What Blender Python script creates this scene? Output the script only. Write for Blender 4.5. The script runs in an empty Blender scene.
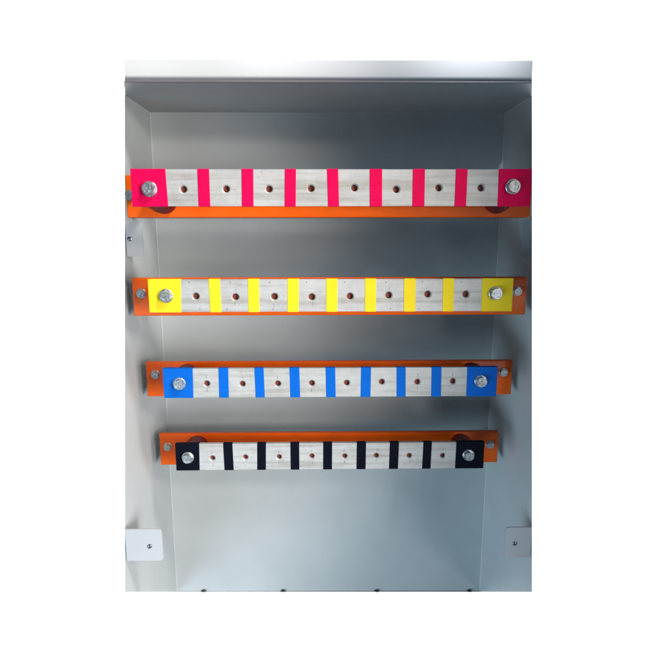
import bpy, bmesh, math, random
from mathutils import Vector, Matrix
random.seed(7)
sc = bpy.context.scene
C = sc.collection

# ------------------------------------------------------------------ materials
def new_mat(name):
    m = bpy.data.materials.new(name); m.use_nodes = True
    nt = m.node_tree
    return m, nt, nt.nodes['Principled BSDF']

def coords(nt, scale=(1, 1, 1)):
    tc = nt.nodes.new('ShaderNodeTexCoord'); mp = nt.nodes.new('ShaderNodeMapping')
    mp.inputs['Scale'].default_value = scale
    nt.links.new(tc.outputs['Object'], mp.inputs['Vector'])
    return mp.outputs['Vector']

def noise(nt, vec, scale, detail=4, rough=.55):
    n = nt.nodes.new('ShaderNodeTexNoise')
    n.inputs['Scale'].default_value = scale; n.inputs['Detail'].default_value = detail
    n.inputs['Roughness'].default_value = rough
    nt.links.new(vec, n.inputs['Vector'])
    return n.outputs['Fac']

def ramp(nt, fac, stops):
    r = nt.nodes.new('ShaderNodeValToRGB')
    e = r.color_ramp.elements
    e[0].position, e[0].color = stops[0][0], (*stops[0][1], 1)
    e[1].position, e[1].color = stops[-1][0], (*stops[-1][1], 1)
    for p, c in stops[1:-1]:
        k = e.new(p); k.color = (*c, 1)
    nt.links.new(fac, r.inputs['Fac'])
    return r.outputs['Color']

def rng(nt, fac, a, b, lo=0.3, hi=0.7):
    m = nt.nodes.new('ShaderNodeMapRange')
    m.inputs['From Min'].default_value = lo; m.inputs['From Max'].default_value = hi
    m.inputs['To Min'].default_value = a; m.inputs['To Max'].default_value = b
    nt.links.new(fac, m.inputs['Value'])
    return m.outputs['Result']

def bump(nt, bs, h, strength, dist):
    b = nt.nodes.new('ShaderNodeBump')
    b.inputs['Strength'].default_value = strength; b.inputs['Distance'].default_value = dist
    nt.links.new(h, b.inputs['Height']); nt.links.new(b.outputs['Normal'], bs.inputs['Normal'])

def scale_col(c, k): return tuple(min(1, v * k) for v in c)

def paint(name, col, rough=.34, var=.05):
    m, nt, bs = new_mat(name)
    v = coords(nt)
    n = noise(nt, v, 9, 5)
    nt.links.new(ramp(nt, n, [(.3, scale_col(col, 1 - var)), (.7, scale_col(col, 1 + var))]), bs.inputs['Base Color'])
    nt.links.new(rng(nt, noise(nt, v, 22, 5), rough - .012, rough + .015), bs.inputs['Roughness'])
    bump(nt, bs, noise(nt, v, 420, 2), .10, .0006)
    return m

def plastic(name, col, rough=.3, var=.06, spec=.5):
    m, nt, bs = new_mat(name)
    v = coords(nt, (.35, 1, 1))
    n = noise(nt, v, 60, 6, .6)
    nt.links.new(ramp(nt, n, [(.3, scale_col(col, 1 - var)), (.7, scale_col(col, 1 + var))]), bs.inputs['Base Color'])
    nt.links.new(rng(nt, noise(nt, v, 120, 4), rough - .05, rough + .1), bs.inputs['Roughness'])
    bs.inputs['Specular IOR Level'].default_value = spec
    bump(nt, bs, noise(nt, v, 260, 3), .12, .0005)
    return m

def aluminium(name, col, seed):
    m, nt, bs = new_mat(name)
    tc = nt.nodes.new('ShaderNodeTexCoord'); mp = nt.nodes.new('ShaderNodeMapping')
    mp.inputs['Location'].default_value = (seed * 3.1, seed, seed * 1.7)
    mp.inputs['Scale'].default_value = (.035, 1, 1)
    nt.links.new(tc.outputs['Object'], mp.inputs['Vector'])
    lines = noise(nt, mp.outputs['Vector'], 420, 5, .65)          # mill lines along the bar
    blot = noise(nt, coords(nt), 75, 5, .6)
    mx = nt.nodes.new('ShaderNodeMixRGB'); mx.blend_type = 'MULTIPLY'; mx.inputs['Fac'].default_value = .9
    nt.links.new(ramp(nt, lines, [(.28, scale_col(col, .82)), (.5, scale_col(col, .97)), (.75, col)]), mx.inputs['Color1'])
    nt.links.new(ramp(nt, blot, [(.3, (.86, .86, .87)), (.6, (1, 1, 1))]), mx.inputs['Color2'])
    mp2 = nt.nodes.new('ShaderNodeMapping'); mp2.inputs['Scale'].default_value = (.05, 1, 1)
    mp2.inputs['Location'].default_value = (seed * 1.3, 0, seed * 2.2)
    nt.links.new(tc.outputs['Object'], mp2.inputs['Vector'])
    m2 = nt.nodes.new('ShaderNodeMixRGB'); m2.blend_type = 'MULTIPLY'; m2.inputs['Fac'].default_value = 1
    nt.links.new(mx.outputs['Color'], m2.inputs['Color1'])
    nt.links.new(ramp(nt, noise(nt, mp2.outputs['Vector'], 120, 3, .5), [(.36, (.80, .775, .73)), (.50, (.97, .96, .95)), (.62, (1, 1, 1))]), m2.inputs['Color2'])  # broad beige bands: streaky reflections put into the colour
    nt.links.new(m2.outputs['Color'], bs.inputs['Base Color'])
    bs.inputs['Metallic'].default_value = .25
    nt.links.new(rng(nt, lines, .48, .62), bs.inputs['Roughness'])
    bump(nt, bs, lines, .25, .0004)
    return m

def zinc(name, col=(.62, .64, .65)):
    m, nt, bs = new_mat(name)
    n = noise(nt, coords(nt), 320, 4)
    nt.links.new(ramp(nt, n, [(.3, scale_col(col, .6)), (.6, col)]), bs.inputs['Base Color'])
    bs.inputs['Metallic'].default_value = .8
    nt.links.new(rng(nt, n, .25, .45), bs.inputs['Roughness'])
    return m

M_wall = paint('grey_enclosure_paint', (.452, .478, .482), .56)
M_head = paint('white_edge_paint', (.64, .65, .66), .75, .02)
M_tab = paint('pale_tab_paint', (.42, .42, .43), .5, .04)
M_orange = plastic('orange_laminate', (.95, .120, .004), .32, .12, .3)
M_dark = plastic('dark_steel', (.022, .024, .035), .45)
M_ins = plastic('oxblood_insulator', (.16, .012, .012), .4)
M_hole_shade = plastic('hole_shade_brown', (.20, .030, .014), .6)  # dark red-brown that imitates shade inside the bar holes
M_mark = plastic('pencil_mark', (.07, .07, .08), .7)
M_zinc = zinc('zinc_plate')
M_screw = zinc('dull_steel_screw', (.25, .26, .28))
M_lip_shade = plastic('lip_shade_grey', (.26, .26, .27), .6)  # shade under the white edge put into the lip's grey

# ------------------------------------------------------------------ mesh helpers
def ibox(bm, lo, hi, bev=0, seg=2, mi=0):
    r = bmesh.ops.create_cube(bm, size=1)
    vs = r['verts']
    for v in vs:
        v.co = Vector([lo[i] if v.co[i] < 0 else hi[i] for i in range(3)])
    if bev:
        es = list({e for v in vs for e in v.link_edges})
        bmesh.ops.bevel(bm, geom=es, offset=bev, segments=seg, affect='EDGES', profile=.6)

def box(lo, hi, bev=0, seg=2):
    bm = bmesh.new(); ibox(bm, lo, hi, bev, seg); return bm

def prism(poly, axis, a, b, bev=0):
    """poly: list of 2-D points in the two other axes, extruded along axis from a to b"""
    bm = bmesh.new()
    def P(p, t):
        c = list(p); c.insert(axis, t); return Vector(c)
    A = [bm.verts.new(P(p, a)) for p in poly]; B = [bm.verts.new(P(p, b)) for p in poly]
    bm.faces.new(A); bm.faces.new(list(reversed(B)))
    n = len(poly)
    for i in range(n): bm.faces.new((A[i], B[i], B[(i + 1) % n], A[(i + 1) % n]))
    bmesh.ops.recalc_face_normals(bm, faces=bm.faces)
    if bev: bmesh.ops.bevel(bm, geom=list(bm.edges), offset=bev, segments=2, affect='EDGES')
    return bm

def lathe_y(bm, cx, cz, prof, n=32, hexr=None, rot=0):
    """profile of (radius, y) turned about the y axis; hexr marks rings that follow a hexagon"""
    rings = []
    for i, (r, y) in enumerate(prof):
        ring = []
        for k in range(n):
            a = 2 * math.pi * k / n + rot
            rr = r
            if hexr and hexr[i]:
                q = (a - rot) % (math.pi / 3) - math.pi / 6
                rr = min(r / math.cos(q) * math.cos(math.pi / 6) , r)
            ring.append(bm.verts.new((cx + rr * math.cos(a), y, cz + rr * math.sin(a))))
        rings.append(ring)
    for A, B in zip(rings, rings[1:]):
        for k in range(n): bm.faces.new((A[k], A[(k + 1) % n], B[(k + 1) % n], B[k]))
    bm.faces.new(rings[-1]); bm.faces.new(list(reversed(rings[0])))

def obj(name, bm, mat, parent=None, smooth=None, mats=None):
    bmesh.ops.recalc_face_normals(bm, faces=bm.faces)
    me = bpy.data.meshes.new(name); bm.to_mesh(me); bm.free()
    for m in (mats or [mat]): me.materials.append(m)
    if smooth is not None:
        me.polygons.foreach_set('use_smooth', [True] * len(me.polygons))
        me.set_sharp_from_angle(angle=math.radians(smooth))
    o = bpy.data.objects.new(name, me); C.objects.link(o)
    if parent:
        o.parent = parent
        if parent.type == 'EMPTY': o.matrix_parent_inverse = Matrix.Translation(-Vector(parent.location))
    return o

def thing(name, label, cat, loc, group=None):
    o = bpy.data.objects.new(name, None); C.objects.link(o)
    o.location = loc; o.empty_display_size = .02
    o['label'] = label; o['category'] = cat
    if group: o['group'] = group
    return o

def bolt_bm(x, y, z, r, h, rot):
    """hex bolt with washer, standing out of a face at y towards -y"""
    bm = bmesh.new()
    lathe_y(bm, x, z, [(r * 1.16, y + .0004), (r * 1.16, y - .0012), (r * 1.08, y - .0017)], 36)
    lathe_y(bm, x, z, [(r, y - .0015), (r, y - h * .72), (r * .86, y - h), (r * .60, y - h), (r * .56, y - h * .93)],
            36, [1, 1, 0, 0, 0], rot)
    for k in range(3):                                            # grade dashes stamped on the head
        a = rot + k * 2.1 + .4
        c = Vector((x + .33 * r * math.cos(a), 0, z + .33 * r * math.sin(a)))
        ibox(bm, (c.x - r * .10, y - h * .99, c.z - r * .16), (c.x + r * .10, y - h * .90, c.z + r * .16))
    return bm

# ------------------------------------------------------------------ enclosure
ZT = .1946
enc = thing('enclosure', 'grey painted steel enclosure with a white top edge, standing behind all the busbars', 'enclosure', (0, 0, -.706))
obj('back_panel', prism([(-.3012, -.7018), (.2998, -.709), (.3012, ZT + .001), (-.3012, ZT + .001)], 1, .0, .0015), M_wall, enc)
obj('side_panel', prism([(-.0002, ZT + .001), (-.1145, ZT + .001), (-.2492, -.5185), (-.0002, -.7018)], 0, -.3012, -.3), M_wall, enc)
obj('side_panel', prism([(-.0002, ZT + .001), (-.1132, ZT + .001), (-.2358, -.5358), (-.0002, -.7088)], 0, .3, .3012), M_wall, enc)
obj('top_panel', prism([(-.2995, -.0003), (-.2995, -.1165), (-.2770, -.1850), (.2732, -.1850), (.2995, -.1155), (.2995, -.0003)], 2, ZT, ZT + .0015), M_wall, enc)
# folded white edge: profile in (y, z), rounded at its lower front corner
yf, yb_, zb_, zt_ = -.1930, -.1838, .1983, .2217
prof = [(yb_, zt_), (yb_, zb_), (yf + .003, zb_), (yf + .0012, zb_ + .0007), (yf + .0003, zb_ + .0018), (yf, zb_ + .0035),
        (yf, zt_ - .0015), (yf + .0004, zt_ - .0005), (yf + .0015, zt_)]
bm = prism(prof, 0, -.5, .5)
for v in bm.verts:                                                # mitred ends
    t = v.co.y - yf
    v.co.x = (-.2726 - .352 * t) if v.co.x < 0 else (.2693 + .387 * t)
fe = obj('front_edge', bm, M_head, enc, 40)
bm = prism([(-.1838, .1990), (-.1838, ZT - .0002), (-.1872, ZT - .0002), (-.1880, ZT + .0008), (-.1880, .1990)], 0, -.5, .5)
for v in bm.verts:
    t = v.co.y + .1930
    v.co.x = (-.2730 - .352 * t) if v.co.x < 0 else (.2697 + .387 * t)
obj('shaded_lip', bm, M_lip_shade, fe)
# filleted corner welds
def fillet(p0, p1, a, b, r=.0028):
    """concave-corner bead between two walls: a, b are the directions into the room"""
    bm = bmesh.new(); p0, p1, a, b = map(Vector, (p0, p1, a, b))
    n = 5; R = []
    for p in (p0, p1):
        row = []
        for i in range(n + 1):
            t = i / n * math.pi / 2
            row.append(bm.verts.new(p + a * (r * (1 - math.sin(t))) + b * (r * (1 - math.cos(t)))))
        R.append(row)
    for i in range(n): bm.faces.new((R[0][i], R[0][i + 1], R[1][i + 1], R[1][i]))
    return bm
obj('corner_seam', fillet((-.2998, -.0002, -.7015), (-.2998, -.0002, ZT), (1, 0, 0), (0, -1, 0), .0022), M_wall, enc, 60)
obj('corner_seam', fillet((.2998, -.0002, -.7085), (.2998, -.0002, ZT), (-1, 0, 0), (0, -1, 0), .0022), M_wall, enc, 60)
obj('corner_seam', fillet((-.2995, -.0002, ZT - .0002), (.2995, -.0002, ZT - .0002), (0, 0, -1), (0, -1, 0), .002), M_wall, enc, 60)
# foot flange and the four screws along it
bm = box((-.2995, -.0022, -.7052), (.2985, -.0003, -.7045))
for v in bm.verts: v.co.z += -.0036 * v.co.x / .3 + .0014
fl = obj('foot_flange', bm, M_wall, enc)
for x in (-.246, -.090, .0942, .2776):
    bm = bmesh.new()
    bmesh.ops.create_uvsphere(bm, u_segments=16, v_segments=8, radius=.0050)
    for v in bm.verts: v.co = Vector((x + v.co.x, -.0024 + v.co.y * .6, -.7022 - .0036 * x / .3 + max(v.co.z, -.0004) * .75))
    obj('screw', bm, M_dark, fl, 80)
# mounting tabs on the front edges of the sides
def rounded(x0, x1, z0, z1, r, inner):
    pts = []
    for cx, cz, a0 in ((x1 - r, z1 - r, 0), (x0 + r, z1 - r, 90), (x0 + r, z0 + r, 180), (x1 - r, z0 + r, 270)):
        sharp = (cx > (x0 + x1) / 2) != (inner > 0)
        if sharp:
            pts.append((x1 if cx > (x0 + x1) / 2 else x0, z1 if a0 < 170 else z0)); continue
        for k in range(6):
            a = math.radians(a0 + 90 * k / 5); pts.append((cx + r * math.cos(a), cz + r * math.sin(a)))
    return pts
def tab(x0, x1, z0, z1, y, inner, screw):
    t = obj('mounting_tab', prism(rounded(x0, x1, z0, z1, .005, inner), 1, y - .002, y, .0004), M_tab, enc)
    if screw:
        bm = bmesh.new(); sx, sz = screw
        lathe_y(bm, sx, sz, [(.0034, y - .0018), (.0032, y - .0030), (.0020, y - .0038), (.0008, y - .0040)], 20)
        obj('screw', bm, M_screw, t, 40)
tab(-.2985, -.2735, -.0385, .0139, -.1545, 1, (-.2925, -.0130))
tab(-.2985, -.2452, -.4752, -.4248, -.2378, 1, (-.2636, -.4515))
tab(.2845, .2985, -.0415, .0149, -.1495, -1, None)
tab(.2583, .2985, -.4845, -.4348, -.2250, -1, (.2735, -.4610))

# ------------------------------------------------------------------ busbars
TH, HB, LB = .006, .0216, .2412
HR = .0277
def bar_mesh(yb, zb, holes, marks):
    """aluminium flat bar with drilled and deburred holes"""
    bm = bmesh.new()
    z0, z1 = zb - HB, zb + HB
    edges = [-LB] + [(holes[i][0] + holes[i + 1][0]) / 2 for i in range(7)] + [LB]
    for i, (hx, hz, hr) in enumerate(holes):
        x0, x1 = edges[i], edges[i + 1]
        angs = [2 * math.pi * k / 28 for k in range(28)] + [math.atan2(z - hz, x - hx) % (2 * math.pi) for x in (x0, x1) for z in (z0, z1)]
        angs = sorted(set(round(a, 5) for a in angs))
        def edge_pt(a):
            dx, dz = math.cos(a), math.sin(a); t = 1e9
            if abs(dx) > 1e-9: t = min(t, ((x1 if dx > 0 else x0) - hx) / dx)
            if abs(dz) > 1e-9: t = min(t, ((z1 if dz > 0 else z0) - hz) / dz)
            return hx + t * dx, hz + t * dz
        rings = []
        for (f, y) in (('o', yb + TH), (hr, yb + TH), (hr, yb + .0012), (hr + .0013, yb), ('o', yb)):
            row = []
            for a in angs:
                if f == 'o': px, pz = edge_pt(a)
                else: px, pz = hx + f * math.cos(a), hz + f * math.sin(a)
                row.append(bm.verts.new((px, y, pz)))
            rings.append(row)
        n = len(angs)
        for A, B in zip(rings, rings[1:]):
            for k in range(n): bm.faces.new((A[k], A[(k + 1) % n], B[(k + 1) % n], B[k]))
        for k in range(n):                                        # the bar's own edges (not the cuts between cells)
            A, D = rings[0], rings[-1]; k2 = (k + 1) % n
            m = (D[k].co + D[k2].co) / 2
            if min(abs(m.z - z0), abs(m.z - z1)) < 1e-6 or abs(abs(m.x) - LB) < 1e-6:
                bm.faces.new((D[k], D[k2], A[k2], A[k]))
    bmesh.ops.remove_doubles(bm, verts=bm.verts, dist=1e-6)
    nf = len(bm.faces)
    for (mx, mz, w, h, rot) in marks:                             # scribed lines and centre-punch dots
        c, s = math.cos(rot), math.sin(rot)
        vs = [bm.verts.new((mx + c * a - s * b, yb - .00012, mz + s * a + c * b)) for a, b in ((-w, -h), (w, -h), (w, h), (-w, h))]
        bm.faces.new(vs).material_index = 1
    return bm

def sleeve_bm(x0, x1, yb, zb, sk, end=0):
    t = .0006
    bm = box((x0 - (t if end < 0 else 0), yb - t, zb - HB - t), (x1 + (t if end > 0 else 0), yb + TH + t, zb + HB + t), .0007, 2)
    for v in bm.verts:
        v.co.x += sk * (v.co.z - zb) if (abs(v.co.x - x1) < .002) != (end > 0) or end == 0 else 0
    return bm

def row(label, col_name, sleeve_col, yr, zr, yb, zb, xs, first, pitch, wid, holes, hr, tick, x_rail, bolts, rail_bolts, seed, dots=False, ins=.006):
    t = thing('busbar_assembly', label, 'busbar', (0, 0, zr - HR), 'busbar rows in the enclosure')
    ms = plastic(col_name, sleeve_col, .5, .05, .07)
    nt = ms.node_tree; bs = nt.nodes['Principled BSDF']           # shrunk-on film: slight waves and rubbed patches
    bump(nt, bs, noise(nt, coords(nt), 45, 5, .6), .35, .003)
    nt.links.new(rng(nt, noise(nt, coords(nt, (1, 1, .4)), 55, 5, .65), .38, .68), bs.inputs['Roughness'])
    ma = aluminium('mill_aluminium', (.545, .54, .53), seed)
    rnd = random.Random(seed)
    marks = []
    for hx, hz in holes:
        for side, pr in tick:
            if rnd.random() < pr:
                L = rnd.uniform(.0015, .003); o = hr + .0022 + L + rnd.uniform(0, .0025)
                j = rnd.uniform(-.0012, .0012); ang = rnd.uniform(-.08, .08)
                if side == 'u': marks.append((hx + j, hz + o, .00022, L, ang))
                if side == 'd': marks.append((hx + j, hz - o, .00022, L, ang))
                if side == 'r': marks.append((hx + o, hz + j, L, .00018, ang))
        if dots:
            marks.append((hx - .006 + rnd.uniform(-.002, .002), zb + HB - .004, .0006, .0006, .6))
            if rnd.random() < .6: marks.append((hx + rnd.uniform(-.012, .008), zb - HB + .0035, .0006, .0006, .2))
        for _ in range(3):                                        # fine handling scratches
            marks.append((hx + rnd.uniform(-.014, .014), zb + rnd.uniform(-.018, .018), .00009, rnd.uniform(.0008, .002), rnd.uniform(0, 3)))
    bar = obj('busbar', bar_mesh(yb, zb, [(x, z, hr) for x, z in holes], marks), None, t, None, [ma, M_mark])
    obj('insulating_sleeve', sleeve_bm(-LB, first, yb, zb, rnd.uniform(-.03, .03), -1), ms, bar)
    for i in range(7):
        a = first + pitch * i + wid + rnd.uniform(-.0006, .0006); b = first + pitch * (i + 1) + rnd.uniform(-.0006, .0006)
        obj('insulating_sleeve', sleeve_bm(a, b, yb, zb, rnd.uniform(-.03, .03)), ms, bar)
    obj('insulating_sleeve', sleeve_bm(first + pitch * 7 + wid, LB, yb, zb, rnd.uniform(-.02, .02), 1), ms, bar)
    for (bx, bz) in bolts:
        obj('hex_bolt', bolt_bm(bx, yb - .0006, bz, .0080, .0072, rnd.uniform(0, 1)), M_zinc, bar, 28)
    # orange rail, the dark strip behind it and posts to the back panel
    rail = obj('mounting_rail', box((x_rail[0], yr, zr - HR), (x_rail[1], yr + .009, zr + HR), .0018, 3), M_orange, t, 40)
    obj('backing_strip', box((x_rail[0] - .0018, yr + .0092, zr - HR - .0004), (x_rail[1] + .0018, yr + .0125, zr + HR - .0012), .0008), M_dark, rail)
    for (bx, bz) in rail_bolts:
        obj('rail_bolt', bolt_bm(bx, yr, bz, .0062, .0062, rnd.uniform(0, 1)), M_zinc, rail, 28)
    obj('hole_shade_strip', box((-LB + .001, yb + TH + .0001, zb - HB + .001), (LB - .001, yb + TH + .0018, zb + HB - .001)), M_hole_shade, bar)  # added strip closing the holes, its dark colour stands in for shade
    zi = zr + ins
    for x in (-.2225, .2225):
        bm = bmesh.new(); a, b = yr + .0003, yb + TH + .0022
        lathe_y(bm, x, zi, [(.0184, a), (.0184, a - .006), (.0165, a - .012), (.0140, (a + b) / 2), (.0140, b + .012), (.0150, b + .005), (.0145, b)], 40)
        for v in bm.verts: v.co.z += (zb - zi) * (a - v.co.y) / (a - b)
        obj('insulator', bm, M_ins, t, 35)
        # angle bracket from behind the rail end back and out to the side of the enclosure
        g = 1 if x > 0 else -1; y1 = max(yr + .070, -.1345 if yr < -.2 else -9)
        bm = prism([(g * .256, yr + .0127), (g * .259, yr + .0127), (g * .259, y1), (g * .2999, y1), (g * .2999, y1 + .003), (g * .256, y1 + .003)], 2, zr * (.958 + y1) / (.958 + yr) - .010, zr * (.958 + y1) / (.958 + yr) + .010)
        obj('support_bracket', bm, M_dark, t)

J = lambda xs, zs: list(zip(xs, zs))
row('busbar with pink sleeves on an orange rail, topmost of the four rows', 'pink_sleeve', (.72, .002, .074),
    -.2191, .0436, -.2859, .0498, None, -.1992, .0519, .0376,
    J([-.1794, -.128, -.0762, -.0255, .027, .0779, .1295, .181], [.0481, .0484, .0484, .049, .0496, .0478, .0496, .0496]), .0040,
    [('r', .1)], (-.2722, .2688), [(-.2199, .0482), (.2194, .0511)], [(-.2665, .0451)], 1, ins=-.0045)
row('busbar with yellow sleeves on an orange rail, below the pink row', 'yellow_sleeve', (.84, .63, .022),
    -.1775, -.0957, -.2452, -.0860, None, -.1992, .0518, .0370,
    J([-.1797, -.1274, -.0758, -.0262, .0247, .0763, .1283, .1795], [-.0867, -.0878, -.0875, -.0881, -.0873, -.0861, -.085, -.0851]), .0044,
    [('d', .6), ('u', .5)], (-.2865, .2865), [(-.2184, -.0858), (.2186, -.0837)], [(-.2735, -.0906), (.2722, -.0889)], 2, True)
row('busbar with blue sleeves on an orange rail, between the yellow and black rows', 'blue_sleeve', (.003, .115, .52),
    -.1380, -.2302, -.2025, -.2180, None, -.1990, .0513, .0374,
    J([-.1794, -.1281, -.0769, -.0277, .023, .0739, .1257, .1777], [-.2189, -.2197, -.2195, -.2192, -.219, -.2178, -.2181, -.2173]), .0042,
    [('d', .5), ('u', .6), ('r', .4)], (-.2870, .2870), [(-.2187, -.2185), (.2178, -.2169)], [(-.2725, -.222), (.2726, -.2212)], 3)
row('busbar with black sleeves on an orange rail, lowest of the four rows', 'black_sleeve', (.003, .004, .010),
    -.0927, -.3656, -.1605, -.3498, None, -.2048, .0520, .0379,
    J([-.1847, -.1332, -.0805, -.0292, .0225, .0722, .1242, .1769], [-.352, -.3508, -.3507, -.3499, -.3503, -.3497, -.3501, -.3505]), .0040,
    [('u', .8), ('d', .5), ('r', .5)], (-.2870, .2870), [(-.2226, -.3502), (.2172, -.3492)], [(-.2735, -.3603), (.2726, -.3604)], 4)

# ------------------------------------------------------------------ white studio backdrop
m, nt, bs = new_mat('white_backdrop')
nt.links.new(ramp(nt, noise(nt, coords(nt), 2, 3), [(.3, (.89, .89, .89)), (.7, (.91, .91, .91))]), bs.inputs['Base Color'])
bs.inputs['Roughness'].default_value = .9
bd = obj('backdrop', box((-9, 2.6, -8), (9, 2.65, 8)), m); bd['kind'] = 'structure'

# ------------------------------------------------------------------ lamps
def look(o, target):
    o.rotation_euler = (Vector(target) - Vector(o.location)).to_track_quat('-Z', 'Y').to_euler()
def area(name, loc, target, size, power, col, spread=180):
    l = bpy.data.lights.new(name, 'AREA'); l.shape = 'RECTANGLE'; l.size, l.size_y = size
    l.energy = power; l.color = col; l.spread = math.radians(spread)
    o = bpy.data.objects.new(name, l); C.objects.link(o); o.location = loc; look(o, target); return o
def spot(name, loc, target, power, col, angle, blend, rad):
    l = bpy.data.lights.new(name, 'SPOT'); l.energy = power; l.color = col
    l.spot_size = math.radians(angle); l.spot_blend = blend; l.shadow_soft_size = rad
    o = bpy.data.objects.new(name, l); C.objects.link(o); o.location = loc; look(o, target); return o
def edge_spot(name, loc, through, power, col, half, blend, rad):
    """spot whose right-hand cone edge is a vertical plane through the given point (the window jamb's shadow)"""
    S = Vector(loc); d = (Vector(through) - S).normalized()
    n = Vector((d.y, -d.x, 0)).normalized()
    cH = math.cos(math.radians(half)); h = math.acos(cH + blend * .5 * (1 - cH))
    ax = d * math.cos(h) - n * math.sin(h)
    return spot(name, loc, S + ax, power, col, 2 * half, blend, rad)
area('backdrop_lamp', (0, .06, -.3), (0, 2, -.5), (.35, .5), 900, (1, 1, 1))
edge_spot('window_lamp', (.93, -1.5, .50), (.015, 0, -.20), 42, (1, .915, .83), 30, .10, .09)
edge_spot('level_fill_spot', (.93, -1.5, -.02), (.035, 0, -.40), 66, (1, .945, .88), 31, .22, .13)  # added spot, brightens the wall between the rows
edge_spot('bar_fill_spot', (.63, -1.0, 1.25), (.055, -.25, -.05), 118, (1, .965, .92), 30, .10, .14)  # added high spot that lights the bars but little of the upper wall
edge_spot('low_fill_spot', (.80, -1.5, -.38), (-.02, 0, -.62), 104, (.92, .965, 1), 32, 1.0, .30)  # added spot, lifts the lower part of the walls
area('low_fill_lamp', (-1.45, -1.4, -1.0), (.24, 0, -.74), (1.6, 1.2), 6.6, (.60, .83, 1), 70)
area('edge_fill_strip', (.06, -1.5, 1.05), (.06, -.206, .242), (.36, .03), .046, (.97, .98, 1), 5)  # added narrow strip, brightens only the white front edge
area('edge_end_fill_strip', (.20, -1.5, 1.05), (.20, -.206, .242), (.15, .03), .034, (.97, .98, 1), 5)  # second added strip, for the right end of the white edge

w = bpy.data.worlds.new('World'); sc.world = w; w.use_nodes = True
bg = w.node_tree.nodes['Background']
bg.inputs['Color'].default_value = (.44, .71, 1, 1); bg.inputs['Strength'].default_value = .095

# ------------------------------------------------------------------ camera
cd = bpy.data.cameras.new('camera'); cam = bpy.data.objects.new('camera', cd); C.objects.link(cam)
cd.sensor_width = 36; cd.lens = 36 * 539.7 / 660
cd.shift_x = 1.5 / 660; cd.shift_y = -4 / 660
cd.clip_start = .05; cd.clip_end = 60
cam.location = (-.0145, -.958, 0); cam.rotation_euler = (math.pi / 2 - .1767, 0.0012, -.0149)
sc.camera = cam
vs = sc.view_settings
vs.view_transform = 'Standard'; vs.look = 'None'; vs.exposure = 0; vs.gamma = 1
